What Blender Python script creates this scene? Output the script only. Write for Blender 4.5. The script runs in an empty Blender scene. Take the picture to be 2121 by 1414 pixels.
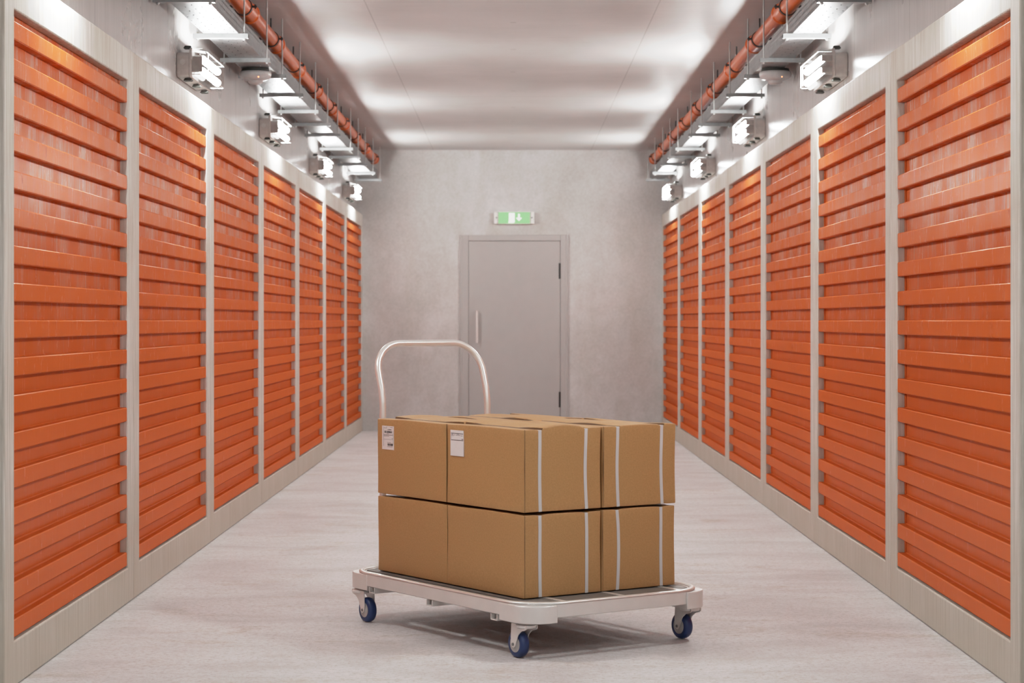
import bpy, math, random
from mathutils import Vector, Matrix
random.seed(7)
sc = bpy.context.scene
col = sc.collection
PI = math.pi
BU, BV, BH = .345, .508, .2985        # carton size

# ------------------------------------------------------------------ camera
F, CX, HY, CAMH = 4150.0, 1061.0, 664.0, 1.2
cam_d = bpy.data.cameras.new('camera')
cam = bpy.data.objects.new('camera', cam_d); col.objects.link(cam)
cam.location = (0, 0, CAMH); cam.rotation_euler = (PI / 2, 0, 0)
cam_d.sensor_width = 36.0; cam_d.lens = F / 2121 * 36
cam_d.shift_x = (1060.5 - CX) / 2121
cam_d.shift_y = (HY - 707.0) / 2121
cam_d.clip_start = 0.05; cam_d.clip_end = 100
cam_d.dof.use_dof = True; cam_d.dof.focus_distance = 7.5; cam_d.dof.aperture_fstop = 7.5
sc.camera = cam

# ------------------------------------------------------------------ node helpers
class NT:
    def __init__(s, name):
        s.m = bpy.data.materials.new(name); s.m.use_nodes = True
        s.t = s.m.node_tree; s.t.nodes.clear()
        s.out = s.t.nodes.new('ShaderNodeOutputMaterial')
    def n(s, typ, ins=None, **props):
        nd = s.t.nodes.new(typ)
        for k, v in props.items(): setattr(nd, k, v)
        for k, v in (ins or {}).items():
            sock = nd.inputs[k]
            if hasattr(v, 'is_linked') or hasattr(v, 'links'): s.t.links.new(v, sock)
            else:
                if hasattr(sock.default_value, '__len__') and not hasattr(v, '__len__'):
                    v = [v] * len(sock.default_value)
                if hasattr(sock.default_value, '__len__') and len(sock.default_value) == 4 and len(v) == 3:
                    v = (*v, 1)
                sock.default_value = v
        return nd
    def coords(s, kind='Object', scale=(1, 1, 1), loc=(0, 0, 0)):
        c = s.n('ShaderNodeTexCoord')
        mp = s.n('ShaderNodeMapping', {'Vector': c.outputs[kind], 'Scale': scale, 'Location': loc})
        return mp.outputs[0]
    def noise(s, vec, scale=5, detail=4, rough=.55, dist=0.0):
        return s.n('ShaderNodeTexNoise', {'Vector': vec, 'Scale': scale, 'Detail': detail, 'Roughness': rough, 'Distortion': dist}).outputs['Fac']
    def ramp(s, fac, stops):
        r = s.n('ShaderNodeValToRGB', {'Fac': fac})
        el = r.color_ramp.elements
        while len(el) < len(stops): el.new(.5)
        for e, (p, c) in zip(el, stops):
            e.position = p; e.color = (*c, 1) if hasattr(c, '__len__') else (c, c, c, 1)
        return r.outputs[0]
    def mix(s, fac, a, b, mode='MIX'):
        nd = s.n('ShaderNodeMix', None, data_type='RGBA', blend_type=mode)
        for idx, v in ((0, fac), (6, a), (7, b)):
            if hasattr(v, 'links'): s.t.links.new(v, nd.inputs[idx])
            else: nd.inputs[idx].default_value = v if idx == 0 else (*v, 1)
        return nd.outputs[2]
    def math(s, op, a, b=0.0, c=None, clamp=False):
        nd = s.n('ShaderNodeMath', None, operation=op, use_clamp=clamp)
        for i, v in enumerate((a, b, c)):
            if v is None: continue
            if hasattr(v, 'links'): s.t.links.new(v, nd.inputs[i])
            else: nd.inputs[i].default_value = v
        return nd.outputs[0]
    def xyz(s, vec):
        return s.n('ShaderNodeSeparateXYZ', {'Vector': vec}).outputs
    def bump(s, h, strength=.2, dist=.01):
        return s.n('ShaderNodeBump', {'Height': h, 'Strength': strength, 'Distance': dist}).outputs[0]
    def pbr(s, color, rough=.5, metal=0.0, normal=None, spec=.5, **kw):
        ins = {'Base Color': color, 'Roughness': rough, 'Metallic': metal, 'Specular IOR Level': spec}
        if normal is not None: ins['Normal'] = normal
        ins.update(kw)
        b = s.n('ShaderNodeBsdfPrincipled', ins)
        s.t.links.new(b.outputs[0], s.out.inputs[0])
        return b.outputs[0]
    def surface(s, sh): s.t.links.new(sh, s.out.inputs[0])

def plain(name, color, rough=.5, metal=0.0, var=.08, scale=30, **kw):
    t = NT(name)
    f = t.noise(t.coords(), scale, 3)
    lo = [c * (1 - var) for c in color]; hi = [min(1, c * (1 + var)) for c in color]
    t.pbr(t.ramp(f, [(.3, lo), (.7, hi)]), rough, metal, **kw)
    return t.m

def joint_mask(t, axis_out, y0, period, w):
    a = t.math('SUBTRACT', axis_out, y0 - period / 2)
    a = t.math('DIVIDE', a, period)
    a = t.math('FRACT', a)
    a = t.math('SUBTRACT', a, .5)
    a = t.math('ABSOLUTE', a)
    return t.math('LESS_THAN', a, w / period / 2)

def mat_trim():
    t = NT('precast_concrete')
    v1 = t.coords(scale=(70, 70, 2.4)); v2 = t.coords(scale=(1, 1, 1))
    a = t.noise(v1, 1.0, 6, .68); b = t.noise(v2, 2.2, 4)
    base = t.ramp(a, [(.30, (.42, .385, .33)), (.5, (.61, .572, .527)), (.70, (.76, .725, .69))])
    c = t.mix(t.math('MULTIPLY', t.ramp(b, [(.42, 0.0), (.72, 1.0)]), .45), base, (.44, .385, .30))
    z = t.xyz(t.n('ShaderNodeTexCoord').outputs['Object'])[2]
    low_tint = t.n('ShaderNodeMapRange', {'Value': z, 'From Min': 0.0, 'From Max': .8, 'To Min': .60, 'To Max': 0.0}).outputs[0]  # browner towards the bottom of the frame
    c = t.mix(low_tint, c, (.46, .405, .325))
    t.pbr(c, .62, 0, t.bump(a, .35, .004), .35)
    return t.m

def mat_wall(name, y0, per):
    t = NT(name)
    v = t.coords()
    a = t.noise(t.coords(scale=(26, 26, 2.0)), 1, 5, .6); b = t.noise(v, 1.7, 5)
    c = t.ramp(a, [(.25, (.40, .375, .365)), (.75, (.53, .505, .495))])
    c = t.mix(t.math('MULTIPLY', b, .35), c, (.36, .335, .32))
    j = joint_mask(t, t.xyz(v)[1], y0, per, .006)
    c = t.mix(j, c, (.12, .11, .105))
    fine = t.noise(t.coords(scale=(60, 60, 14)), 1, 3)
    h = t.math('SUBTRACT', t.math('MULTIPLY', fine, .6), j)
    t.pbr(c, t.math('MULTIPLY_ADD', b, .2, .20), 0, t.bump(h, .06, .006), .55)
    return t.m

def mat_back():
    t = NT('back_wall_concrete')
    v = t.coords()
    a = t.noise(v, 1.1, 6, .62, .4); b = t.noise(v, 40, 3); d = t.noise(t.coords(scale=(3, 1, .8)), 1.3, 5, .6)
    c = t.ramp(a, [(.3, (.45, .435, .42)), (.5, (.535, .515, .505)), (.7, (.61, .595, .595))])
    c = t.mix(t.math('MULTIPLY', t.ramp(d, [(.5, 0.0), (.75, 1.0)]), .35), c, (.40, .365, .305))
    m2 = t.noise(t.coords(scale=(5, 1, 3.2), loc=(4, 0, 2)), 1.4, 7, .68, .5)
    c = t.mix(t.math('MULTIPLY', t.ramp(m2, [(.44, 0.0), (.66, 1.0)]), .38), c, (.40, .375, .35))
    c = t.mix(.16, c, t.ramp(b, [(.3, (.3, .29, .28)), (.7, (.66, .64, .63))]))
    t.pbr(c, .6, 0, t.bump(b, .1, .004), .3)
    return t.m

def mat_floor():
    t = NT('floor_concrete')
    a = t.noise(t.coords(scale=(.8, 1.5, 1)), 1.6, 8, .66, .6)
    st = t.noise(t.coords(scale=(1.3, 2.6, 1), loc=(3, 1, 0)), 1.5, 9, .70, .9)
    f = t.noise(t.coords(scale=(38, 60, 1)), 1, 6, .72)
    sp = t.noise(t.coords(scale=(90, 120, 1)), 1, 3, .6)
    band = t.noise(t.coords(scale=(2.2, 9, 1), loc=(0, 5, 0)), 1, 6, .7, .5)
    c = t.ramp(a, [(.30, (.52, .495, .495)), (.52, (.66, .635, .638)), (.75, (.75, .725, .73))])
    c = t.mix(t.math('MULTIPLY', t.ramp(band, [(.50, 0.0), (.70, 1.0)]), .30), c, (.48, .44, .41))
    brown = t.math('MULTIPLY', t.ramp(st, [(.54, 0.0), (.66, 1.0)]), t.ramp(f, [(.40, .25), (.60, 1.0)]))
    c = t.mix(t.math('MULTIPLY', brown, .60), c, (.42, .335, .25))
    c = t.mix(t.math('MULTIPLY', t.ramp(f, [(.48, 0.0), (.64, 1.0)]), .62), c, (.41, .38, .365))
    c = t.mix(t.math('MULTIPLY', t.ramp(sp, [(.56, 0.0), (.66, 1.0)]), .50), c, (.33, .27, .22))
    t.pbr(c, t.math('MULTIPLY_ADD', a, .2, .50), 0, t.bump(f, .35, .005), .3)
    return t.m

def mat_ceiling():
    t = NT('ceiling_concrete')
    v = t.coords()
    a = t.noise(v, .9, 6, .6, .5); b = t.noise(t.coords(scale=(3, 26, 1)), 1, 5, .6)
    c = t.ramp(a, [(.3, (.39, .37, .36)), (.7, (.53, .51, .505))])
    c = t.mix(t.math('MULTIPLY', b, .25), c, (.34, .31, .29))
    x, y, z = t.xyz(v)
    j = t.math('MAXIMUM', joint_mask(t, y, 11.7, 4.93, .012), joint_mask(t, x, .86, 1.72, .008))
    tie = t.math('MULTIPLY', joint_mask(t, y, 12.5, 1.243, .03), t.math('LESS_THAN', t.math('ABSOLUTE', t.math('SUBTRACT', x, .006)), .018))
    j = t.math('MAXIMUM', j, tie)
    c = t.mix(t.math('MULTIPLY', j, .5), c, (.16, .15, .145))
    big = t.noise(v, 2.6, 3)
    h = t.math('ADD', t.math('MULTIPLY', b, .5), big)
    t.pbr(c, t.math('MULTIPLY_ADD', a, .16, .30), 0, t.bump(h, .22, .02), .6)
    return t.m

def mat_orange():
    t = NT('orange_painted_steel')
    a = t.noise(t.coords(scale=(60, 95, 4.0)), 1, 7, .72, .2)
    b = t.noise(t.coords(scale=(2, 5.5, 2.6)), 1, 5)
    d = t.noise(t.coords(scale=(20, 26, 9), loc=(2, 0, 4)), 1, 6, .7, .4)
    z = t.xyz(t.n('ShaderNodeTexCoord').outputs['Object'])[2]
    up = t.n('ShaderNodeMapRange', {'Value': z, 'From Min': 1.0, 'From Max': 1.7, 'To Min': .04, 'To Max': 1.0}).outputs[0]
    worn = t.math('MULTIPLY', t.math('MULTIPLY', t.ramp(a, [(.42, 0.0), (.58, 1.0)]), t.ramp(b, [(.42, 0.0), (.58, 1.0)])), up)  # streaky wear and lamp glare share this mask, stronger higher up
    pan = t.n('ShaderNodeMapRange', {'Value': t.xyz(t.n('ShaderNodeTexCoord').outputs['Object'])[0], 'From Min': .015, 'From Max': .034, 'To Min': .22, 'To Max': .95}).outputs[0]
    worn = t.math('MULTIPLY', worn, pan)
    c = t.ramp(a, [(.25, (.585, .113, .019)), (.75, (.61, .121, .021))])
    c = t.mix(t.math('MULTIPLY', worn, .70), c, (.60, .38, .29))  # pale tone: worn paint, with reflected lamp light painted in
    marks = t.math('MULTIPLY', t.ramp(d, [(.60, 0.0), (.65, 1.0)]), up)
    c = t.mix(t.math('MULTIPLY', marks, .7), c, (.36, .055, .010))
    nb = t.bump(a, .012, .003)
    df = t.n('ShaderNodeBsdfDiffuse', {'Color': c, 'Normal': nb})
    gl = t.n('ShaderNodeBsdfGlossy', {'Color': (1, .88, .80), 'Normal': nb,
             'Roughness': t.math('ADD', t.math('MULTIPLY_ADD', a, .08, .22), t.math('MULTIPLY', marks, .25))})
    fac = t.math('MULTIPLY_ADD', worn, .14, .095)
    t.surface(t.n('ShaderNodeMixShader', {0: fac, 1: df.outputs[0], 2: gl.outputs[0]}).outputs[0])
    return t.m

def mat_card():
    t = NT('corrugated_cardboard')
    a = t.noise(t.coords(), 170, 4, .6); b = t.noise(t.coords(), 4, 3)
    fl = t.noise(t.coords(scale=(1, 1, 0.2)), 220, 2)
    c = t.ramp(a, [(.3, (.385, .218, .090)), (.7, (.465, .268, .118))])
    c = t.mix(t.math('MULTIPLY', b, .25), c, (.365, .20, .08))
    x, y, z = t.xyz(t.n('ShaderNodeTexCoord').outputs['Object'])
    seam = t.math('MULTIPLY', t.math('LESS_THAN', t.math('ABSOLUTE', t.math('ADD', x, BU / 2 - .0042)), .0013), t.math('LESS_THAN', y, -BV / 2 + .006))
    c = t.mix(t.math('MULTIPLY', seam, .8), c, (.10, .05, .02))
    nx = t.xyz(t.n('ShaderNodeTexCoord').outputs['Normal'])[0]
    gap = t.math('MULTIPLY', t.math('LESS_THAN', nx, -.55), t.math('MULTIPLY', t.math('GREATER_THAN', z, BH - .03), t.math('GREATER_THAN', x, -BU / 2 + .012)))  # undercut shade in the flap gaps, painted dark on the risers
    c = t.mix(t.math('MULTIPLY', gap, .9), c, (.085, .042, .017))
    t.pbr(c, .50, 0, t.bump(t.math('ADD', a, fl), .10, .002), .35)
    return t.m

def mat_strap():
    t = NT('white_woven_strap')
    w = t.n('ShaderNodeTexChecker', {'Vector': t.coords(), 'Scale': 420.0, 'Color1': (.66, .655, .66), 'Color2': (.47, .465, .47)}).outputs[0]
    t.pbr(w, .45, 0, None, .4)
    return t.m

def perf(name, horizontal):
    """galvanised sheet with punched slots and holes (object coordinates, metres)"""
    t = NT(name)
    v = t.n('ShaderNodeTexCoord').outputs['Object']
    x, y, z = t.xyz(v)
    u = x if horizontal else z
    def slots(pu, pv, wu, wv, stag):
        ui = t.math('FLOOR', t.math('DIVIDE', u, pu))
        off = t.math('MULTIPLY', t.math('MODULO', t.math('ABSOLUTE', ui), 2.0), stag)
        fu = t.math('ABSOLUTE', t.math('SUBTRACT', t.math('FRACT', t.math('DIVIDE', u, pu)), .5))
        fv = t.math('ABSOLUTE', t.math('SUBTRACT', t.math('FRACT', t.math('ADD', t.math('DIVIDE', y, pv), off)), .5))
        return t.math('MULTIPLY', t.math('LESS_THAN', fu, wu / pu / 2), t.math('LESS_THAN', fv, wv / pv / 2))
    hole = slots(.040, .125, .0065, .030, .5) if horizontal else slots(.030, .05, .009, .020, .5)
    a = t.noise(t.coords(scale=(8, 8, 8)), 4, 4)
    b = t.n('ShaderNodeBsdfPrincipled', {'Base Color': t.ramp(a, [(.3, (.17, .17, .172)), (.7, (.27, .27, .272))]),
            'Metallic': .6, 'Roughness': .40})
    tr = t.n('ShaderNodeBsdfTransparent')
    mx = t.n('ShaderNodeMixShader', {0: hole, 1: b.outputs[0], 2: tr.outputs[0]})
    t.surface(mx.outputs[0])
    return t.m

def mat_cover():
    t = NT('clear_polycarbonate')
    fr = t.n('ShaderNodeFresnel', {'IOR': 1.35}).outputs[0]
    g = t.n('ShaderNodeBsdfGlossy', {'Roughness': .08, 'Color': (.9, .9, .9)})
    tr = t.n('ShaderNodeBsdfTransparent', {'Color': (.97, .97, .97)})
    mx = t.n('ShaderNodeMixShader', {0: t.math('MULTIPLY', fr, .6), 1: tr.outputs[0], 2: g.outputs[0]})
    t.surface(mx.outputs[0]); return t.m

def emit(name, color, strength):
    t = NT(name)
    e = t.n('ShaderNodeEmission', {'Color': color, 'Strength': strength})
    t.surface(e.outputs[0]); return t.m

M = dict(
    trim=mat_trim(), wall_l=mat_wall('left_wall_concrete', 8.16, 1.04), wall_r=mat_wall('right_wall_concrete', 8.57, 1.38),
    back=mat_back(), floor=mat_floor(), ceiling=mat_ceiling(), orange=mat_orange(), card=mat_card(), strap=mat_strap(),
    tray=perf('perforated_tray_sheet', True), flange=perf('perforated_flange_sheet', False),
    galv=plain('galvanised_steel', (.27, .27, .27), .38, .6, .14, 20),
    rod=plain('threaded_rod_steel', (.42, .41, .40), .45, .7),
    pipe=plain('orange_pvc_pipe', (.52, .096, .016), .30, 0, .05, 6, spec=.35),
    rubber=plain('black_rubber', (.025, .024, .024), .6),
    fixt=plain('grey_fixture_plastic', (.78, .755, .735), .45),
    white=plain('white_plastic', (.82, .82, .81), .4),
    dark=plain('dark_clip_plastic', (.035, .035, .03), .5),
    cover=mat_cover(), tube=emit('glowing_tube', (.93, .965, .955), 258.0),
    door=plain('grey_door_paint', (.405, .385, .375), .5, 0, .02, 8),
    hinge=plain('black_hinge', (.02, .02, .02), .5),
    alu=plain('satin_aluminium', (.74, .71, .69), .36, .35, .03, 12),
    rim=plain('pale_rim_aluminium', (.78, .75, .72), .28, .45, .03, 12),
    mat=plain('deck_panel', (.15, .138, .127), .5, 0.0, .08, 30),
    wheel=plain('blue_polyurethane', (.016, .036, .125), .38, 0, .1, 20),
    hub=plain('grey_hub_plastic', (.42, .40, .39), .45),
    paper=plain('label_paper', (.70, .66, .65), .55, 0, .02), ink=plain('label_ink', (.05, .045, .045), .6),
    inkgrey=plain('label_grey_ink', (.28, .26, .26), .6),
    green=emit('lit_green_panel', (.40, .75, .37), 1.0), pict=emit('lit_white_pictogram', (1, 1, .92), 1.5),
    edge=emit('tube_glint_glow', (1, .97, .94), 3.0), led=emit('red_indicator', (1, .14, .03), 25.0),  # edge: glow added for tube reflections in the clear cover
    det=plain('detector_plastic', (.47, .455, .45), .22),
)

# ------------------------------------------------------------------ mesh helpers
class MB:
    def __init__(s): s.v = []; s.f = []
    def add(s, vs, fs):
        o = len(s.v); s.v += [tuple(p) for p in vs]; s.f += [tuple(i + o for i in f) for f in fs]; return s
    def box(s, x0, x1, y0, y1, z0, z1):
        vs = [(x, y, z) for z in (z0, z1) for y in (y0, y1) for x in (x0, x1)]
        return s.add(vs, [(0, 2, 3, 1), (4, 5, 7, 6), (0, 1, 5, 4), (2, 6, 7, 3), (0, 4, 6, 2), (1, 3, 7, 5)])
    def prism(s, poly, axis, a, b):
        """extrude a closed 2-D polygon along an axis; poly in the other two axes (cyclic order)"""
        def P(p, w):
            return {'x': (w, p[0], p[1]), 'y': (p[0], w, p[1]), 'z': (p[0], p[1], w)}[axis]
        n = len(poly)
        vs = [P(p, a) for p in poly] + [P(p, b) for p in poly]
        fs = [tuple(range(n))[::-1], tuple(range(n, 2 * n))]
        fs += [(i, (i + 1) % n, n + (i + 1) % n, n + i) for i in range(n)]
        return s.add(vs, fs)
    def lathe(s, prof, n=32, axis='z', c=(0, 0, 0)):
        """prof: list of (radius, height); closed with caps"""
        vs = []
        for r, h in prof:
            for k in range(n):
                a = 2 * PI * k / n
                p = (r * math.cos(a), r * math.sin(a), h)
                if axis == 'x': p = (p[2], p[0], p[1])
                elif axis == 'y': p = (p[1], p[2], p[0])
                vs.append((p[0] + c[0], p[1] + c[1], p[2] + c[2]))
        fs = []
        m = len(prof)
        for i in range(m - 1):
            for k in range(n):
                k2 = (k + 1) % n
                fs.append((i * n + k, i * n + k2, (i + 1) * n + k2, (i + 1) * n + k))
        if prof[0][0] > 1e-6: fs.append(tuple(range(n))[::-1])
        if prof[-1][0] > 1e-6: fs.append(tuple((m - 1) * n + k for k in range(n)))
        return s.add(vs, fs)
    def tube(s, pts, r, n=12, closed=False):
        pts = [Vector(p) for p in pts]; m = len(pts)
        vs = []; prev = None
        for i in range(m):
            a = pts[i - 1] if (i > 0 or closed) else pts[i]
            b = pts[(i + 1) % m] if (i < m - 1 or closed) else pts[i]
            t = (b - a).normalized()
            if prev is None:
                ref = Vector((0, 0, 1)) if abs(t.z) < .9 else Vector((1, 0, 0))
                nrm = (ref - t * ref.dot(t)).normalized()
            else:
                nrm = (prev - t * prev.dot(t)).normalized()
            prev = nrm; bi = t.cross(nrm)
            for k in range(n):
                an = 2 * PI * k / n
                vs.append(pts[i] + nrm * (r * math.cos(an)) + bi * (r * math.sin(an)))
        fs = []
        for i in range(m if closed else m - 1):
            j = (i + 1) % m
            for k in range(n):
                k2 = (k + 1) % n
                fs.append((i * n + k, i * n + k2, j * n + k2, j * n + k))
        if not closed:
            fs.append(tuple(range(n))[::-1]); fs.append(tuple((m - 1) * n + k for k in range(n)))
        return s.add(vs, fs)
    def sweep(s, path, profile):
        """closed horizontal path [(x,y,nx,ny)], closed profile [(out,z)]"""
        n, m = len(path), len(profile)
        vs = [(x + nx * o, y + ny * o, z) for x, y, nx, ny in path for o, z in profile]
        fs = [(i * m + k, ((i + 1) % n) * m + k, ((i + 1) % n) * m + (k + 1) % m, i * m + (k + 1) % m)
              for i in range(n) for k in range(m)]
        return s.add(vs, fs)
    def xform(s, mat):
        s.v = [tuple(mat @ Vector(p)) for p in s.v]; return s
    def build(s, name, mat, parent=None, smooth=None, bevel=0, loc=None, seg=2):
        me = bpy.data.meshes.new(name); me.from_pydata(s.v, [], s.f); me.update()
        import bmesh
        bm = bmesh.new(); bm.from_mesh(me); bmesh.ops.recalc_face_normals(bm, faces=bm.faces); bm.to_mesh(me); bm.free()
        me.materials.append(mat)
        o = bpy.data.objects.new(name, me); col.objects.link(o)
        if parent: o.parent = parent
        if loc: o.location = loc
        if smooth is not None:
            for p in me.polygons: p.use_smooth = True
            me.set_sharp_from_angle(angle=math.radians(smooth))
        if bevel:
            b = o.modifiers.new('bevel', 'BEVEL'); b.width = bevel; b.segments = seg; b.limit_method = 'ANGLE'
            b.angle_limit = math.radians(40)
        return o

def tag(o, label=None, cat=None, group=None, kind=None):
    if label: o['label'] = label
    if cat: o['category'] = cat
    if group: o['group'] = group
    if kind: o['kind'] = kind
    return o
def empty(name, loc=(0, 0, 0), rz=0.0):
    e = bpy.data.objects.new(name, None); col.objects.link(e)
    e.location = loc; e.rotation_euler = (0, 0, rz); e.empty_display_size = .1
    return e
def copy_tree(o, parent=None):
    c = o.copy(); col.objects.link(c)
    if parent: c.parent = parent; c.matrix_parent_inverse = o.matrix_parent_inverse.copy()
    for ch in list(o.children): copy_tree(ch, c)
    return c

# ------------------------------------------------------------------ setting
XF, XW, YB, ZC = 1.632, 1.70, 21.84, 3.06      # frame face, wall face, back wall, ceiling
Y0, PER, NU = 6.44, 2.2, 7
def structure(name, o, label, cat):
    return tag(o, label, cat, None, 'structure')
structure('floor', MB().box(-1.9, 1.9, -2.2, YB + .15, -.12, 0).build('floor', M['floor']), 'pale worn concrete corridor floor', 'floor')
structure('ceiling', MB().box(-1.9, 1.9, -2.2, YB + .15, ZC, ZC + .15).build('ceiling', M['ceiling']), 'glossy cast concrete corridor ceiling', 'ceiling')
structure('wall', MB().box(-1.9, -XW, -2.2, YB + .15, 0, ZC).build('wall_left', M['wall_l']), 'grey concrete wall above the left row of shutters', 'wall')
structure('wall', MB().box(XW, 1.9, -2.2, YB + .15, 0, ZC).build('wall_right', M['wall_r']), 'grey concrete wall above the right row of shutters', 'wall')
# back wall with the doorway cut out
DX0, DX1, DZ = -.56, .60, 2.134
wb = MB().box(-XW, DX0, YB, YB + .15, 0, ZC).box(DX1, XW, YB, YB + .15, 0, ZC).box(DX0, DX1, YB, YB + .15, DZ, ZC).box(DX0, DX1, YB + .10, YB + .15, 0, DZ)
structure('wall', wb.build('wall_back', M['back']), 'mottled concrete end wall around the grey door', 'wall')
structure('wall', MB().box(-XW, XW, -2.2, -2.05, 0, ZC).build('wall_front', M['back']), 'concrete wall closing the corridor behind the camera', 'wall')

# door
door = empty('door_1', (0, YB, 0)); structure('door', door, 'flush grey steel door in the end wall', 'door')
LX0, LX1, LZ = -.475, .524, 2.068
fr = MB().box(DX0, LX0 - .001, -.012, .06, 0, DZ).box(LX1 + .001, DX1, -.012, .06, 0, DZ).box(LX0 - .001, LX1 + .001, -.012, .06, LZ + .002, DZ)
fr.build('door_frame', M['door'], door, bevel=.004)
MB().box(DX0 - .012, DX0 + .014, -.016, -.0, 0, DZ).box(DX1 - .014, DX1 + .012, -.016, 0, 0, DZ).build('frame_edge', M['door'], door, bevel=.004)
leaf = MB().box(LX0 + .002, LX1 - .002, -.009, .05, .008, LZ - .002).build('door_leaf', M['door'], door, bevel=.003)
MB().tube([(-.384, -.05, .958), (-.384, -.05, 1.31)], .012, 14).tube([(-.384, -.05, 1.0), (-.384, -.004, 1.0)], .009, 10).tube([(-.384, -.05, 1.27), (-.384, -.004, 1.27)], .009, 10).build('door_handle', plain('pale_handle_steel', (.80, .78, .77), .35, .3), leaf, smooth=40)
for z0 in (.258, 1.658):
    MB().lathe([(.0095, z0), (.0095, z0 + .052)], 14, c=(.517, -.012, 0)).lathe([(.0085, z0 + .052), (.0085, z0 + .056)], 14, c=(.517, -.012, 0)).lathe([(.0095, z0 + .056), (.0095, z0 + .168)], 14, c=(.517, -.012, 0)).build('hinge', M['hinge'], door, smooth=40)

# concrete surrounds and shutters
OZ0, OZ1, TZ = .15, 2.221, 2.357
def surround_mesh():
    """one precast frame, local: y 0..PER, x 0 = front face, x grows into the wall"""
    d = XW - XF; g = .0015; w = .127
    b = MB()
    outer = [(g, 0.002), (PER - g, .002), (PER - g, TZ), (g, TZ)]
    inner = [(w, OZ0), (PER - w, OZ0), (PER - w, OZ1), (w, OZ1)]
    vs = [(x, y, z) for x in (0, d) for (y, z) in outer + inner]
    fs = []
    for i in range(4):
        j = (i + 1) % 4
        fs += [(i, j, 4 + j, 4 + i), (8 + i, 8 + 4 + i, 8 + 4 + j, 8 + j), (i, 8 + i, 8 + j, j), (4 + i, 4 + j, 12 + j, 12 + i)]
    return b.add(vs, fs)
NS, P_S, Z_S = 17, .1231, .2168
def curtain_mesh():
    w = .127; xf, xb = .005, .039
    prof = [(.046, OZ0 + .0005), (xb, OZ0 + .0005)]
    for k in range(NS):
        zt = Z_S + k * P_S; zb = zt - .0603; c = .0035
        if k == 0: zb += .0015
        prof += [(xb, zb), (xf + c, zb), (xf, zb + c), (xf, zt - c), (xf + c, zt), (xb - .004, zt), (xb, zt + .004)]
    prof += [(xb, OZ1 - .0005), (.046, OZ1 - .0005)]
    b = MB()
    ny = 2; y0, y1 = w + .002, PER - w - .002
    n = len(prof)
    vs = [(x, y, z) for y in (y0, y1) for (x, z) in prof]
    fs = [(i, (i + 1) % n, n + (i + 1) % n, n + i) for i in range(n)]
    # end caps: each slat end separately so that every cap is convex
    fs += [tuple(2 + k * 7 + q for q in range(6)) for k in range(NS)]
    fs += [tuple(n + 2 + k * 7 + q for q in range(6)) for k in range(NS)]
    return b.add(vs, fs)
def guide_mesh(y):
    return MB().box(.034, .0386, y, y + .022, OZ0 + .001, OZ1 - .001)
ORD = ['nearest the camera', 'second from the camera', 'third from the camera', 'fourth from the camera', 'third from the end wall', 'second from the end wall', 'beside the end wall']
first_trim = None; first_sh = None; num = 1
for side, sx in (('left', -1), ('right', 1)):
    for k in range(NU):
        y = Y0 + k * PER
        if first_trim is None:
            o = surround_mesh().build('trim_1', M['trim'], bevel=.005); first_trim = o
            s = empty('roller_shutter')
            curtain_mesh().build('curtain', M['orange'], s)
            guide_mesh(.129).build('side_guide', M['orange'], s)
            guide_mesh(PER - .151).build('side_guide', M['orange'], s)
            first_sh = s
        else:
            o = first_trim.copy(); col.objects.link(o); o.name = 'trim_%d' % num
            s = copy_tree(first_sh)
        num += 1
        for q in (o, s):
            if sx > 0: q.location = (XF, y, 0); q.rotation_euler = (0, 0, 0)
            else: q.location = (-XF, y + PER, 0); q.rotation_euler = (0, 0, PI)
        tag(o, 'concrete surround of the orange shutter on the %s, %s' % (side, ORD[k]), 'surround', None, 'structure')
        tag(s, 'ribbed orange steel shutter in the %s wall, %s' % (side, ORD[k]), 'shutter', 'ribbed orange shutters along the %s wall' % side)

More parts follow.
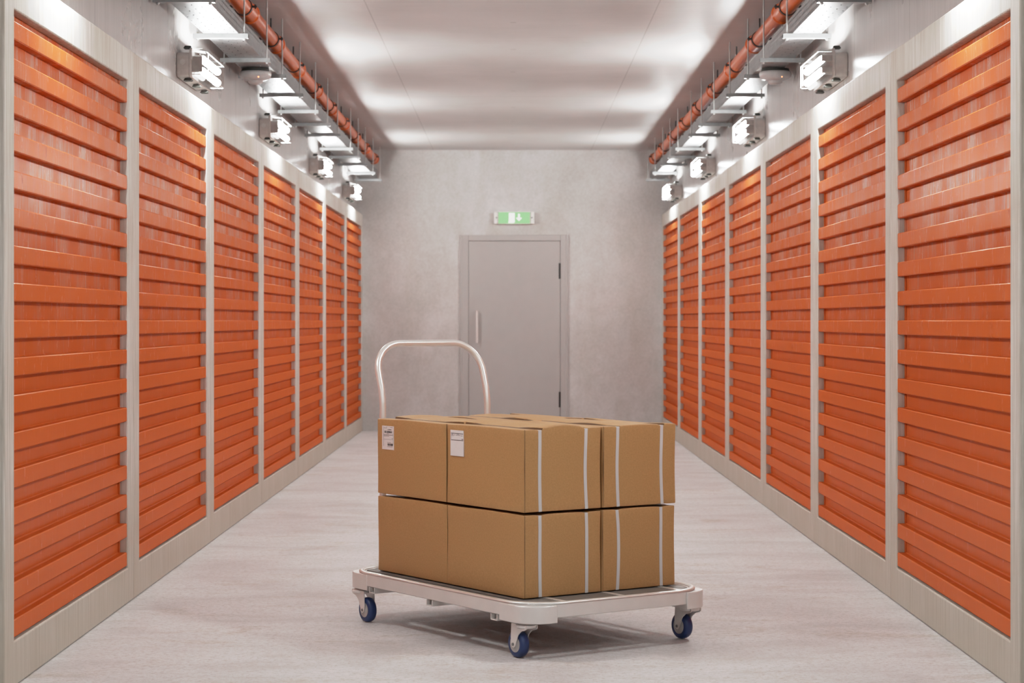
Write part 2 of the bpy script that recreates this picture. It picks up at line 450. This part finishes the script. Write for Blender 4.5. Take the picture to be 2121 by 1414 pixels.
# ------------------------------------------------------------------ wall lights
def rbox(b, x0, x1, hy, hz, r, n=4):
    pts = []
    for cy, cz, a0 in ((hy - r, hz - r, 0), (-hy + r, hz - r, PI / 2), (-hy + r, -hz + r, PI), (hy - r, -hz + r, 1.5 * PI)):
        for i in range(n + 1):
            a = a0 + PI / 2 * i / n
            pts.append((cy + r * math.cos(a), cz + r * math.sin(a)))
    return b.prism(pts, 'x', x0, x1)
def make_light():
    r = empty('wall_light')
    rbox(MB(), .001, .066, .33, .0625, .022).build('housing', M['fixt'], r, smooth=40, bevel=.004)
    rim = rbox(MB(), .066, .078, .336, .076, .028).xform(Matrix.Translation((0, 0, .010))).build('flange', M['fixt'], r, smooth=40, bevel=.003)
    gl = MB().lathe([(.016, -.338), (.016, -.3305)], 6, 'y', (.033, 0, .012)).lathe([(.009, -.343), (.009, -.338)], 12, 'y', (.033, 0, .012)).build('cable_gland', M['white'], r)
    rbox(MB(), .078, .128, .008, .042, .008).xform(Matrix.Translation((0, -.312, .004))).build('end_plate', M['fixt'], r, smooth=40)
    for z in (.034, -.026):
        rbox(MB(), .078, .130, .008, .017, .008).xform(Matrix.Translation((0, .312, z))).build('end_plate', M['fixt'], r, smooth=40)
        rr = .0185
        pr = [(.001, -.275), (rr * .6, -.272), (rr * .9, -.264), (rr, -.255), (rr, .255), (rr * .9, .264), (rr * .6, .272), (.001, .275)]
        MB().lathe(pr, 16, 'y', (.122, 0, z)).build('lamp_tube', M['tube'], r, smooth=60)
    # open-backed clear cover: front sheet and sloping sides
    hy, hz = .328, .071
    a = [(-hy, -hz), (hy, -hz), (hy, hz), (-hy, hz)]; c = [(-hy + .015, -hz + .012), (hy - .015, -hz + .012), (hy - .015, hz - .012), (-hy + .015, hz - .012)]
    vs = [(.0785, *p) for p in a] + [(.13, *p) for p in a] + [(.148, *p) for p in c]
    fs = [(i, (i + 1) % 4, 4 + (i + 1) % 4, 4 + i) for i in range(4)] + [(4 + i, 4 + (i + 1) % 4, 8 + (i + 1) % 4, 8 + i) for i in range(4)] + [(8, 9, 10, 11)]
    MB().add(vs, fs).xform(Matrix.Translation((0, 0, .010))).build('clear_cover', M['cover'], r)
    MB().lathe([(.001, -.305), (.011, -.300), (.014, -.290), (.014, -.115), (.010, -.104), (.001, -.100)], 14, 'y', (.100, 0, -.046)).build('tube_glint', M['edge'], r, smooth=60)  # glowing capsule shaped as the tubes' reflection low in the cover
    MB().prism([(.080, .079), (.136, .068), (.138, .064), (.084, .072)], 'y', -.318, -.24).build('tube_glint', M['edge'], r)  # added glow for the bright refraction along the cover's top
    g = MB()
    for z in (-.048, .068): g.box(.146, .150, -.31, .31, z - .002, z + .002)
    for y in (-.305, -.24): g.box(.146, .150, y - .002, y + .002, -.048, .068)
    for y in (-.308, .308):
        for z in (-.048, .068): g.box(.0785, .150, y - .002, y + .002, z - .002, z + .002)
    g.build('guard', M['white'], r)
    for y in (-.27, 0, .27):
        for z in (-.0725, .0925):
            MB().prism([(.030, z - .0062), (.066, z - .0062), (.072, z), (.066, z + .0062), (.038, z + .0062)], 'y', y - .028, y + .028).build('clip', M['dark'], r)
    return r
light_proto = make_light()
SHADED = bpy.data.collections.new('fixture_carcass')
LY = [(7.17, 'cut by the top edge'), (10.47, 'first whole one from the camera'), (13.77, 'second whole one from the camera'), (17.07, 'second from the end wall'), (20.36, 'beside the end wall'), (3.87, 'out of frame ahead of the camera'), (.57, 'out of frame above the camera')]
used = False
for side, sx in (('left', -1), ('right', 1)):
    for y, d in LY:
        o = light_proto if not used else copy_tree(light_proto)
        used = True
        o.location = (sx * XW, y, 2.4975); o.rotation_euler = (0, 0, 0 if sx < 0 else PI)
        tag(o, 'caged twin tube light on %s wall, %s' % (side, d), 'light', 'twin tube lights on the %s wall' % side)

for o in list(bpy.data.objects):
    if o.name.split('.')[0] in ('housing', 'flange', 'end_plate', 'clear_cover', 'cable_gland'): SHADED.objects.link(o)
for ci in SHADED.collection_objects: ci.light_linking.link_state = 'EXCLUDE'
for o in list(bpy.data.objects):
    if o.name.split('.')[0] == 'lamp_tube': o.light_linking.receiver_collection = SHADED

# ------------------------------------------------------------------ cable trays, pipes, detectors
BAR_Y = [8.3, 9.40, 10.59, 11.57, 12.34, 13.37, 14.42, 15.37, 16.25, 17.55, 18.42, 19.30, 20.38, 21.42]
def make_tray(side, sx, xi, xo):
    """xi: inner (corridor) end of the bars, xo: outer end near the wall"""
    r = empty('cable_tray', (0, 0, 2.715))
    tag(r, 'perforated galvanised cable tray hung along the %s side of the ceiling' % side, 'cable tray')
    ti, to = xi + .05, xo - .055
    lo, hi = sorted((sx * ti, sx * to))
    y0, y1 = 2.0, YB - .32
    MB().box(lo, hi, y0, y1, 0, .002).build('tray_base', M['tray'], r)
    for xx in (sx * ti, sx * to):
        MB().box(xx - .001, xx + .001, y0, y1, .0025, .092).build('side_flange', M['flange'], r)
        s2 = 1 if xx == lo else -1
        MB().box(min(xx, xx + s2 * .014), max(xx, xx + s2 * .014), y0, y1, .0925, .0945).build('flange_lip', M['galv'], r)
    for by in BAR_Y:
        a, b = sorted((sx * xi, sx * xo))
        ch = MB().box(a, b, by - .018, by - .0155, -.024, -.0005).box(a, b, by + .0155, by + .018, -.024, -.0005).box(a, b, by - .0155, by + .0155, -.024, -.0215).box(a, b, by - .0155, by - .009, -.0025, -.0005).box(a, b, by + .009, by + .0155, -.0025, -.0005)
        bar = ch.build('hanger_bar', M['galv'], r)
        for xr in (xi + .022, xo - .022):
            MB().lathe([(.0045, -.034), (.0045, ZC - 2.715 - .0005)], 10, c=(sx * xr, by, 0)).lathe([(.009, -.0315), (.009, -.0245)], 6, c=(sx * xr, by, 0)).build('threaded_rod', M['rod'], bar)
    return r
make_tray('left', -1, 1.395, 1.685)
make_tray('right', 1, 1.430, 1.685)

def make_pipe(side, sx, x):
    r = empty('drain_pipe', (sx * x, 0, 2.933))
    tag(r, 'orange plastic drain pipe with black clamps under the ceiling, %s side' % side, 'pipe')
    R = .045
    ys = [7.3 + 1.265 * k for k in range(12)]
    yend = YB - .22
    MB().lathe([(R, 3.0), (R, yend)], 32, 'y').build('pipe_run', M['pipe'], r, smooth=40)
    for k, y in enumerate(ys):
        if y > yend: break
        if y + .3 < yend:
            MB().lathe([(R + .0005, y - .012), (R + .0065, y - .006), (R + .007, y + .20), (R + .015, y + .208), (R + .015, y + .238), (R + .007, y + .246), (R + .0005, y + .25)], 32, 'y').build('socket', M['pipe'], r, smooth=40)
        cl = MB()
        n = 28
        prof = [(R + .0006, y - .045), (R + .0055, y - .045), (R + .0055, y - .022), (R + .0006, y - .022)]
        vs = []
        for rr, h in prof:
            for q in range(n):
                a = 2 * PI * q / n; vs.append((rr * math.cos(a), h, rr * math.sin(a)))
        cl.add(vs, [(i * n + q, i * n + (q + 1) % n, ((i + 1) % 4) * n + (q + 1) % n, ((i + 1) % 4) * n + q) for i in range(4) for q in range(n)])
        for s2 in (-1, 1):
            cl.box(min(s2 * (R + .004), s2 * (R + .03)), max(s2 * (R + .004), s2 * (R + .03)), y - .044, y - .023, -.005, .005)
            cl.lathe([(.004, -.012), (.004, .012)], 8, c=(s2 * (R + .022), y - .033, 0))
        cl.lathe([(.005, R + .004), (.005, ZC - 2.933 - .0005)], 10, c=(0, y - .033, 0))
        cl.build('pipe_clamp', M['rubber'], r, smooth=40)
    return r
make_pipe('left', -1, 1.485)
make_pipe('right', 1, 1.522)

def make_detector(side, sx, x, y):
    r = empty('smoke_detector', (sx * x, y, 2.714))
    tag(r, 'round grey smoke detector with red light under the %s cable tray' % side, 'smoke detector')
    MB().lathe([(.082, -.0006), (.086, -.018)], 40).build('mounting_base', M['dark'], r, smooth=40)
    MB().lathe([(.090, -.018), (.095, -.022), (.097, -.034), (.093, -.050), (.080, -.063), (.058, -.070), (.046, -.073), (.042, -.084), (.031, -.091), (.001, -.094)], 48).build('dome', M['det'], r, smooth=50)
    MB().lathe([(.001, -.050), (.004, -.0515), (.0045, -.0545), (.003, -.058), (.001, -.0595)], 12, c=(.028, -.0785, 0)).build('indicator_light', M['led'], r, smooth=60)
    return r
make_detector('left', -1, 1.545, 12.05)
make_detector('right', 1, 1.582, 12.05)

# ------------------------------------------------------------------ exit sign
ex = empty('exit_sign', (.021, YB, 2.318))
tag(ex, 'lit green emergency exit sign above the grey door', 'exit sign')
MB().box(-.176, .176, -.055, -.001, -.068, .068).build('sign_housing', M['fixt'], ex, bevel=.006)
for s2 in (-1, 1):
    cap = MB().box(min(s2 * .178, s2 * .218), max(s2 * .178, s2 * .218), -.052, -.001, -.066, .066).build('end_cap', M['fixt'], ex, bevel=.006)
    MB().lathe([(.009, -.058), (.009, -.0525)], 14, 'y', (s2 * .192, 0, .002)).build('screw', M['galv'], cap)
pan = MB().box(-.172, .172, -.058, -.0556, -.062, .062).build('green_panel', M['green'], ex)
MB().prism([(-.060, -.056), (-.004, -.056), (.006, -.046), (.006, .053), (-.058, .053), (-.058, -.038), (-.066, -.056)], 'y', -.0605, -.0584).build('door_pictogram', M['pict'], pan)
MB().prism([(.052, -.034), (.082, -.004), (.073, .004), (.062, -.004), (.062, .043), (.042, .043), (.042, -.004), (.031, .004), (.022, -.004)], 'y', -.0605, -.0584).build('arrow_pictogram', M['pict'], pan)

# ------------------------------------------------------------------ platform trolley
TH = math.radians(34.5)
CO = (.0566, 7.0056, 0)
W, V = .845, 1.302
cart = empty('platform_trolley', CO, TH)
tag(cart, 'low aluminium platform trolley with hoop handle and blue casters, loaded with boxes', 'trolley')
def rr_path(W, V, r, n=14, inset=0.0):
    pts = []
    for cx, cy, a0 in ((W - r, r, -PI / 2), (W - r, V - r, 0), (r, V - r, PI / 2), (r, r, PI)):
        for i in range(n + 1):
            a = a0 + PI / 2 * i / n
            pts.append((cx + (r - inset) * math.cos(a), cy + (r - inset) * math.sin(a), math.cos(a), math.sin(a)))
    return pts
pth = rr_path(W, V, .17)
MB().sweep(pth, [(-.002, .150), (-.002, .199), (-.030, .199), (-.030, .150)]).build('side_rail', M['alu'], cart, smooth=40, bevel=.003)
rp = []
for i in range(9):
    a = PI * i / 8; rp.append((-.012 + .012 * math.cos(a), .1995 + .0065 * math.sin(a)))
MB().sweep(pth, rp).build('rim', M['rim'], cart, smooth=60)
MB().prism([(.068, .06), (W - .062, .06), (W - .062, V - .06), (.068, V - .06)], 'z', .186, .1985).build('deck_panel', M['mat'], cart)
for u in (.187, .45, .715):
    MB().box(u - .011, u + .011, .034, V - .034, .1988, .2005).build('deck_strip', M['rim'], cart)
# corner blocks
def block(flipu, flipv):
    bu, bv, r = .127, .185, .10
    pts = [(bu, 0), (bu, .026), (.06, .06), (.026, bv), (0, bv)]
    arc = [(r + r * math.cos(a), r + r * math.sin(a)) for a in [PI + PI / 2 * i / 14 for i in range(15)]]
    poly = arc + [(bu, 0), (bu, .09), (.09, bv), (0, bv)]
    poly = [((W - p if flipu else p), (V - q if flipv else q)) for p, q in poly]
    return MB().prism(poly, 'z', .132, .1945)
for fu in (0, 1):
    for fv in (0, 1):
        block(fu, fv).build('corner_block', M['alu'], cart, smooth=30, bevel=.003)
for v in (.215, .65, 1.075):
    a, b = -.001, W + .001
    MB().box(a, b, v - .021, v + .021, .127, .1305).box(a, b, v - .021, v - .0175, .1305, .1495).box(a, b, v + .0175, v + .021, .1305, .1495).build('cross_channel', M['alu'], cart)
# casters
def make_caster():
    cu = [(-.036, .1245), (.058, .1245), (.062, .075), (.060, .048), (.053, .040), (.044, .037), (.035, .043), (.028, .060), (.016, .086), (-.004, .101), (-.030, .108), (-.037, .114)]
    b = MB()
    for s2 in (-1, 1):
        y0, y1 = sorted((s2 * .0215, s2 * .0245))
        b.prism(cu, 'y', y0, y1)
    b.box(-.034, .058, -.0214, .0214, .1205, .1244)
    b.lathe([(.034, .1125), (.038, .1150), (.038, .1225), (.034, .1255), (.027, .1265), (.026, .1290), (.022, .1318)], 36)
    f = b.build('caster', M['alu'], cart, smooth=40)
    ax = (.047, 0, .0495)
    R = .0490
    MB().lathe([(.030, -.0165), (R - .010, -.0175), (R - .003, -.014), (R - .0006, -.007), (R, 0), (R - .0006, .007), (R - .003, .014), (R - .010, .0175), (.030, .0165)], 48, 'y', ax).build('wheel', M['wheel'], f, smooth=45)
    MB().lathe([(.006, -.0205), (.016, -.0200), (.0295, -.0175), (.0298, 0), (.0295, .0175), (.016, .0200), (.006, .0205)], 36, 'y', ax).build('hub', M['hub'], f, smooth=30)
    MB().lathe([(.0055, -.0275), (.0055, .0275)], 14, 'y', ax).build('axle', M['galv'], f, smooth=30)
    return f
c0 = make_caster()
spots = [(.050, .085, PI / 2), (.800, .085, PI / 2), (.035, 1.215, -PI / 2), (.80, 1.215, -PI / 2)]
for i, (u, v, a) in enumerate(spots):
    c = c0 if i == 0 else copy_tree(c0, cart)
    c.location = (u, v, 0); c.rotation_euler = (0, 0, a)
# hoop handle (leans back above the bend)
def hpt(u, s):
    """s: arc height along the post"""
    zb = .84; L = 22
    if s <= zb: return (u, 1.252, s)
    t = s - zb
    ang = math.radians(19)
    k = .10
    if t < k:
        a = ang * t / k
        return (u, 1.252 + t * math.sin(a / 2), zb + t * math.cos(a / 2))
    return (u, 1.252 + k * math.sin(ang / 2) + (t - k) * math.sin(ang), zb + k * math.cos(ang / 2) + (t - k) * math.cos(ang))
ul, ur, rc, top = .155, .665, .125, 1.118
S = [(ul, .19)] + [(ul, s) for s in (.5, .8, .84, .86, .88, .90, .92, .94, .97)]
S += [(ul + rc - rc * math.cos(PI / 2 * i / 12), top - rc + rc * math.sin(PI / 2 * i / 12)) for i in range(13)]
S2 = [(ul + ur - u, s) for u, s in S][::-1]
MB().tube([hpt(u, s) for u, s in S + S2], .0135, 18).build('hoop_handle', M['rim'], cart, smooth=60)

# ------------------------------------------------------------------ cardboard boxes
US = (.072, .280)
AMP = {24: .0085, 25: .002}
def surf_off(u, v, z, seed):
    """soft deformation of a packed box (local u, v, z measured from a lower corner)"""
    rnd = random.Random(seed)
    ph = [rnd.uniform(0, 6) for _ in range(4)]
    du = dv = dz = 0.0
    tu, tv, tz = u / BU, v / BV, z / BH
    dip = sum(math.exp(-((u - s) / .013) ** 2) for s in US)
    top = max(0, (tz - .97) / .03); bot = max(0, (.03 - tz) / .03)
    amp = AMP.get(seed, rnd.uniform(.003, .006))
    s1, s2 = US
    up1 = min(max((u - s1 - .0095) / .0012, 0), 1); up2 = min(max((u - s2 - .0095) / .0012, 0), 1)
    dn2 = min(max((u - s2 + .030) / .024, 0), 1)
    h1 = .0015 + .0055 * max(0, math.sin(2.2 * PI * tv + ph[2])) ; h2 = .001 + .0055 * max(0, math.sin(2.0 * PI * tv + ph[3]))
    if seed < 24: h1 *= .15; h2 *= .15; amp *= .3
    lift = up1 * h1 * (1 - dn2) + up2 * h2 * max(0, 1 - (u - s2) / .075) + amp * (.5 - .5 * math.cos(2 * PI * min(max((u - s1) / (s2 - s1), 0), 1)))
    dz += top * (-(.004 + .003 * math.sin(PI * tv)) * dip + lift + .0012 * math.sin(6 * tv + ph[0]))
    dz += bot * (.0015 * dip)
    edge = math.exp(-((tz - 1) / .12) ** 2)
    f = max(0, (.03 - tv) / .03) - max(0, (tv - .97) / .03)
    dv += f * (.0028 * dip * (edge + .3) + .0022 * math.sin(PI * tz) * math.sin(PI * tu) - .001)
    g = max(0, (.03 - tu) / .03) - max(0, (tu - .97) / .03)
    du += g * (.0016 * math.sin(PI * tz) + .0012 * math.sin(5 * tz + ph[1]))
    return du, dv, dz
def box_mesh(seed, nu=44, nv=30, nz=18, r=.0035):
    def axis(n, L):
        ts = [0, r * .35, r] + [r + (L - 2 * r) * i / n for i in range(1, n)] + [L - r, L - r * .35, L]
        return ts
    au, av, az = axis(nu, BU), axis(nv, BV), axis(nz, BH)
    au = sorted(au + [q + d for q in US for d in (.0095, .0101, .0107)])
    idx = {}; vs = []; fs = []
    def P(i, j, k):
        key = (i, j, k)
        if key in idx: return idx[key]
        p = Vector((au[i], av[j], az[k]))
        c = Vector((min(max(p.x, r), BU - r), min(max(p.y, r), BV - r), min(max(p.z, r), BH - r)))
        d = p - c
        if d.length > 1e-9: p = c + d.normalized() * r
        o = surf_off(p.x, p.y, p.z, seed)
        vs.append((p.x + o[0] - BU / 2, p.y + o[1] - BV / 2, p.z + o[2]))
        idx[key] = len(vs) - 1
        return idx[key]
    I, J, K = len(au) - 1, len(av) - 1, len(az) - 1
    for i in range(I):
        for j in range(J):
            for k in (0, K): fs.append((P(i, j, k), P(i + 1, j, k), P(i + 1, j + 1, k), P(i, j + 1, k)))
    for i in range(I):
        for k in range(K):
            for j in (0, J): fs.append((P(i, j, k), P(i + 1, j, k), P(i + 1, j, k + 1), P(i, j, k + 1)))
    for j in range(J):
        for k in range(K):
            for i in (0, I): fs.append((P(i, j, k), P(i, j + 1, k), P(i, j + 1, k + 1), P(i, j, k + 1)))
    return MB().add(vs, fs)
def strap_mesh(us, seed):
    wd, t = .0138, .0013
    loop = []
    m = 16
    for i in range(m + 1): loop.append((0, BH * i / m, -1, 0))
    for i in range(m + 1): loop.append((BV * i / m, BH, 0, 1))
    for i in range(m + 1): loop.append((BV, BH * (1 - i / m), 1, 0))
    for i in range(m + 1): loop.append((BV * (1 - i / m), 0, 0, -1))
    prof = []
    b = MB(); vs = []
    sway = random.Random(seed + int(us * 1000)).uniform(-.008, .008)
    for v, z, nv, nz in loop:
        o = surf_off(us, v, z, seed)
        uu = us - BU / 2 + (sway * math.sin(PI * z / BH) if nz == 0 else 0)
        vv, zz = v + o[1] - BV / 2, z + o[2]
        inn = -.0005
        for du, d in ((-wd / 2, inn), (-wd / 2, t), (wd / 2, t), (wd / 2, inn)):
            vs.append((uu + du, vv + nv * d, zz + nz * d))
    n = len(loop)
    fs = [(i * 4 + k, ((i + 1) % n) * 4 + k, ((i + 1) % n) * 4 + (k + 1) % 4, i * 4 + (k + 1) % 4) for i in range(n) for k in range(4)]
    return b.add(vs, fs)
def label_on(box, vc, zc, w, h, style):
    """paper label on the -u face; vc, zc = centre (local, from box centre / base)"""
    x = -BU / 2
    def plate(v0, v1, z0, z1, d0, d1):
        return MB().box(x - d1, x - d0, v0, v1, z0, z1)
    o = MB().box(x - .0012, x + .0018, vc - w / 2, vc + w / 2, zc - h / 2, zc + h / 2).build('shipping_label', M['paper'], box)
    # the left edge seen from the aisle is +v
    L = lambda a: vc + w / 2 - a * w
    Z = lambda b_: zc + h / 2 - b_ * h
    dark = MB(); grey = MB()
    def bar(mb, a0, a1, b0, b1):
        mb.box(x - .0017, x - .0012, L(a1), L(a0), Z(b1), Z(b0))
    if style == 1:
        rnd = random.Random(3)
        for (a, e, b0, b1) in ((.2, .86, .21, .30), (.48, .92, .74, .83)):
            while a < e:
                wv = rnd.choice((.012, .02, .035, .05)); bar(dark, a, min(e, a + wv), b0, b1); a += wv + rnd.choice((.012, .02, .03))
        for bb in (.36, .385, .56): bar(grey, .12, .95, bb, bb + .012)
        bar(grey, .12, .135, .03, .86); bar(grey, .94, .955, .2, .8)
        for (a0, a1, bb) in ((.45, .8, .15), (.7, .9, .05), (.16, .4, .08), (.4, .6, .32), (.82, .93, .51), (.45, .75, .69), (.45, .9, .86), (.16, .6, .42)):
            bar(grey, a0, a1, bb, bb + .018)
        bar(grey, .40, .412, .02, .10); bar(dark, .54, .8, .14, .165)
    else:
        bar(dark, .05, .98, .115, .135); bar(dark, .05, .98, .375, .395); bar(grey, .05, .062, .115, .39)
        for (a0, a1, bb) in ((.08, .22, .17), (.25, .36, .18), (.42, .75, .185), (.8, .93, .20), (.08, .25, .21), (.1, .2, .15), (.5, .66, .15)):
            bar(grey, a0, a1, bb, bb + .018)
        bar(dark, .86, .98, .325, .345)
    dark.build('label_print', M['ink'], o)
    grey.build('label_print', M['inkgrey'], o)
grid = [(.090 + BU / 2, .158 + BV / 2), (.440 + BU / 2, .158 + BV / 2), (.090 + BU / 2, .674 + BV / 2), (.440 + BU / 2, .674 + BV / 2)]
NM = {(0, 1): 'upper cardboard box at the near corner of the load, with a mostly blank label', (1, 1): 'upper cardboard box at the right end of the load, above the right caster',
      (2, 1): 'upper cardboard box on the left by the hoop handle, with a printed barcode label', (3, 1): 'upper cardboard box farthest from the camera, only its top showing',
      (0, 0): 'lower cardboard box at the near corner of the load, under the blank label box', (1, 0): 'lower cardboard box at the right end of the load, straight above the right caster',
      (2, 0): 'lower cardboard box on the left by the hoop handle, under the barcode label box', (3, 0): 'lower cardboard box at the hidden far corner of the load'}
NM[(1, 1)] = 'upper cardboard box at the right end of the load, beside the dark gap'
NM[(1, 0)] = 'lower cardboard box at the right end of the load, its straps ending by the deck'
ct, st = math.cos(TH), math.sin(TH)
rb = random.Random(11)
for lay, z in ((0, .2022), (1, .5105)):
    for k, (u, v) in enumerate(grid):
        if lay == 1 and k == 1: u += .004
        if lay == 1 and k == 2: v += .002
        if lay == 0 and k == 2: v -= .003
        rz = TH + math.radians(rb.uniform(-.15, .15))
        e = empty('cardboard_box', (CO[0] + u * ct - v * st, CO[1] + u * st + v * ct, z), rz)
        tag(e, NM[(k, lay)], 'box', 'strapped cardboard boxes on the trolley')
        seed = 20 + lay * 4 + k
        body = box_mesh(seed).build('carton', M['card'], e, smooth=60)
        for us in US: strap_mesh(us, seed).build('strap', M['strap'], e, smooth=30)
        if lay == 1 and k == 2: label_on(e, 1.102 - v, .735 - z, .090, .094, 1)
        if lay == 1 and k == 0: label_on(e, .597 - v, .739 - z, .090, .097, 2)

# ------------------------------------------------------------------ world and colour
w = bpy.data.worlds.new('world'); sc.world = w; w.use_nodes = True
w.node_tree.nodes['Background'].inputs[0].default_value = (.5, .5, .5, 1)
w.node_tree.nodes['Background'].inputs[1].default_value = 0.02
sc.view_settings.view_transform = 'Standard'
sc.view_settings.look = 'None'
sc.view_settings.exposure = 0.0
sc.view_settings.use_curve_mapping = True          # soft highlight shoulder
cm = sc.view_settings.curve_mapping
cm.white_level = (4, 4, 4)
cu = cm.curves[3]
for px_, py_ in ((.125, .5), (.19, .675), (.25, .775), (.5, .93)): cu.points.new(px_, py_)
for p_ in cu.points: p_.handle_type = 'VECTOR'
cm.update()
cy = sc.cycles
cy.max_bounces = 10; cy.diffuse_bounces = 6; cy.glossy_bounces = 4; cy.transmission_bounces = 6; cy.transparent_max_bounces = 12
cy.sample_clamp_indirect = 6.0; cy.caustics_reflective = False; cy.caustics_refractive = False
cy.use_denoising = True
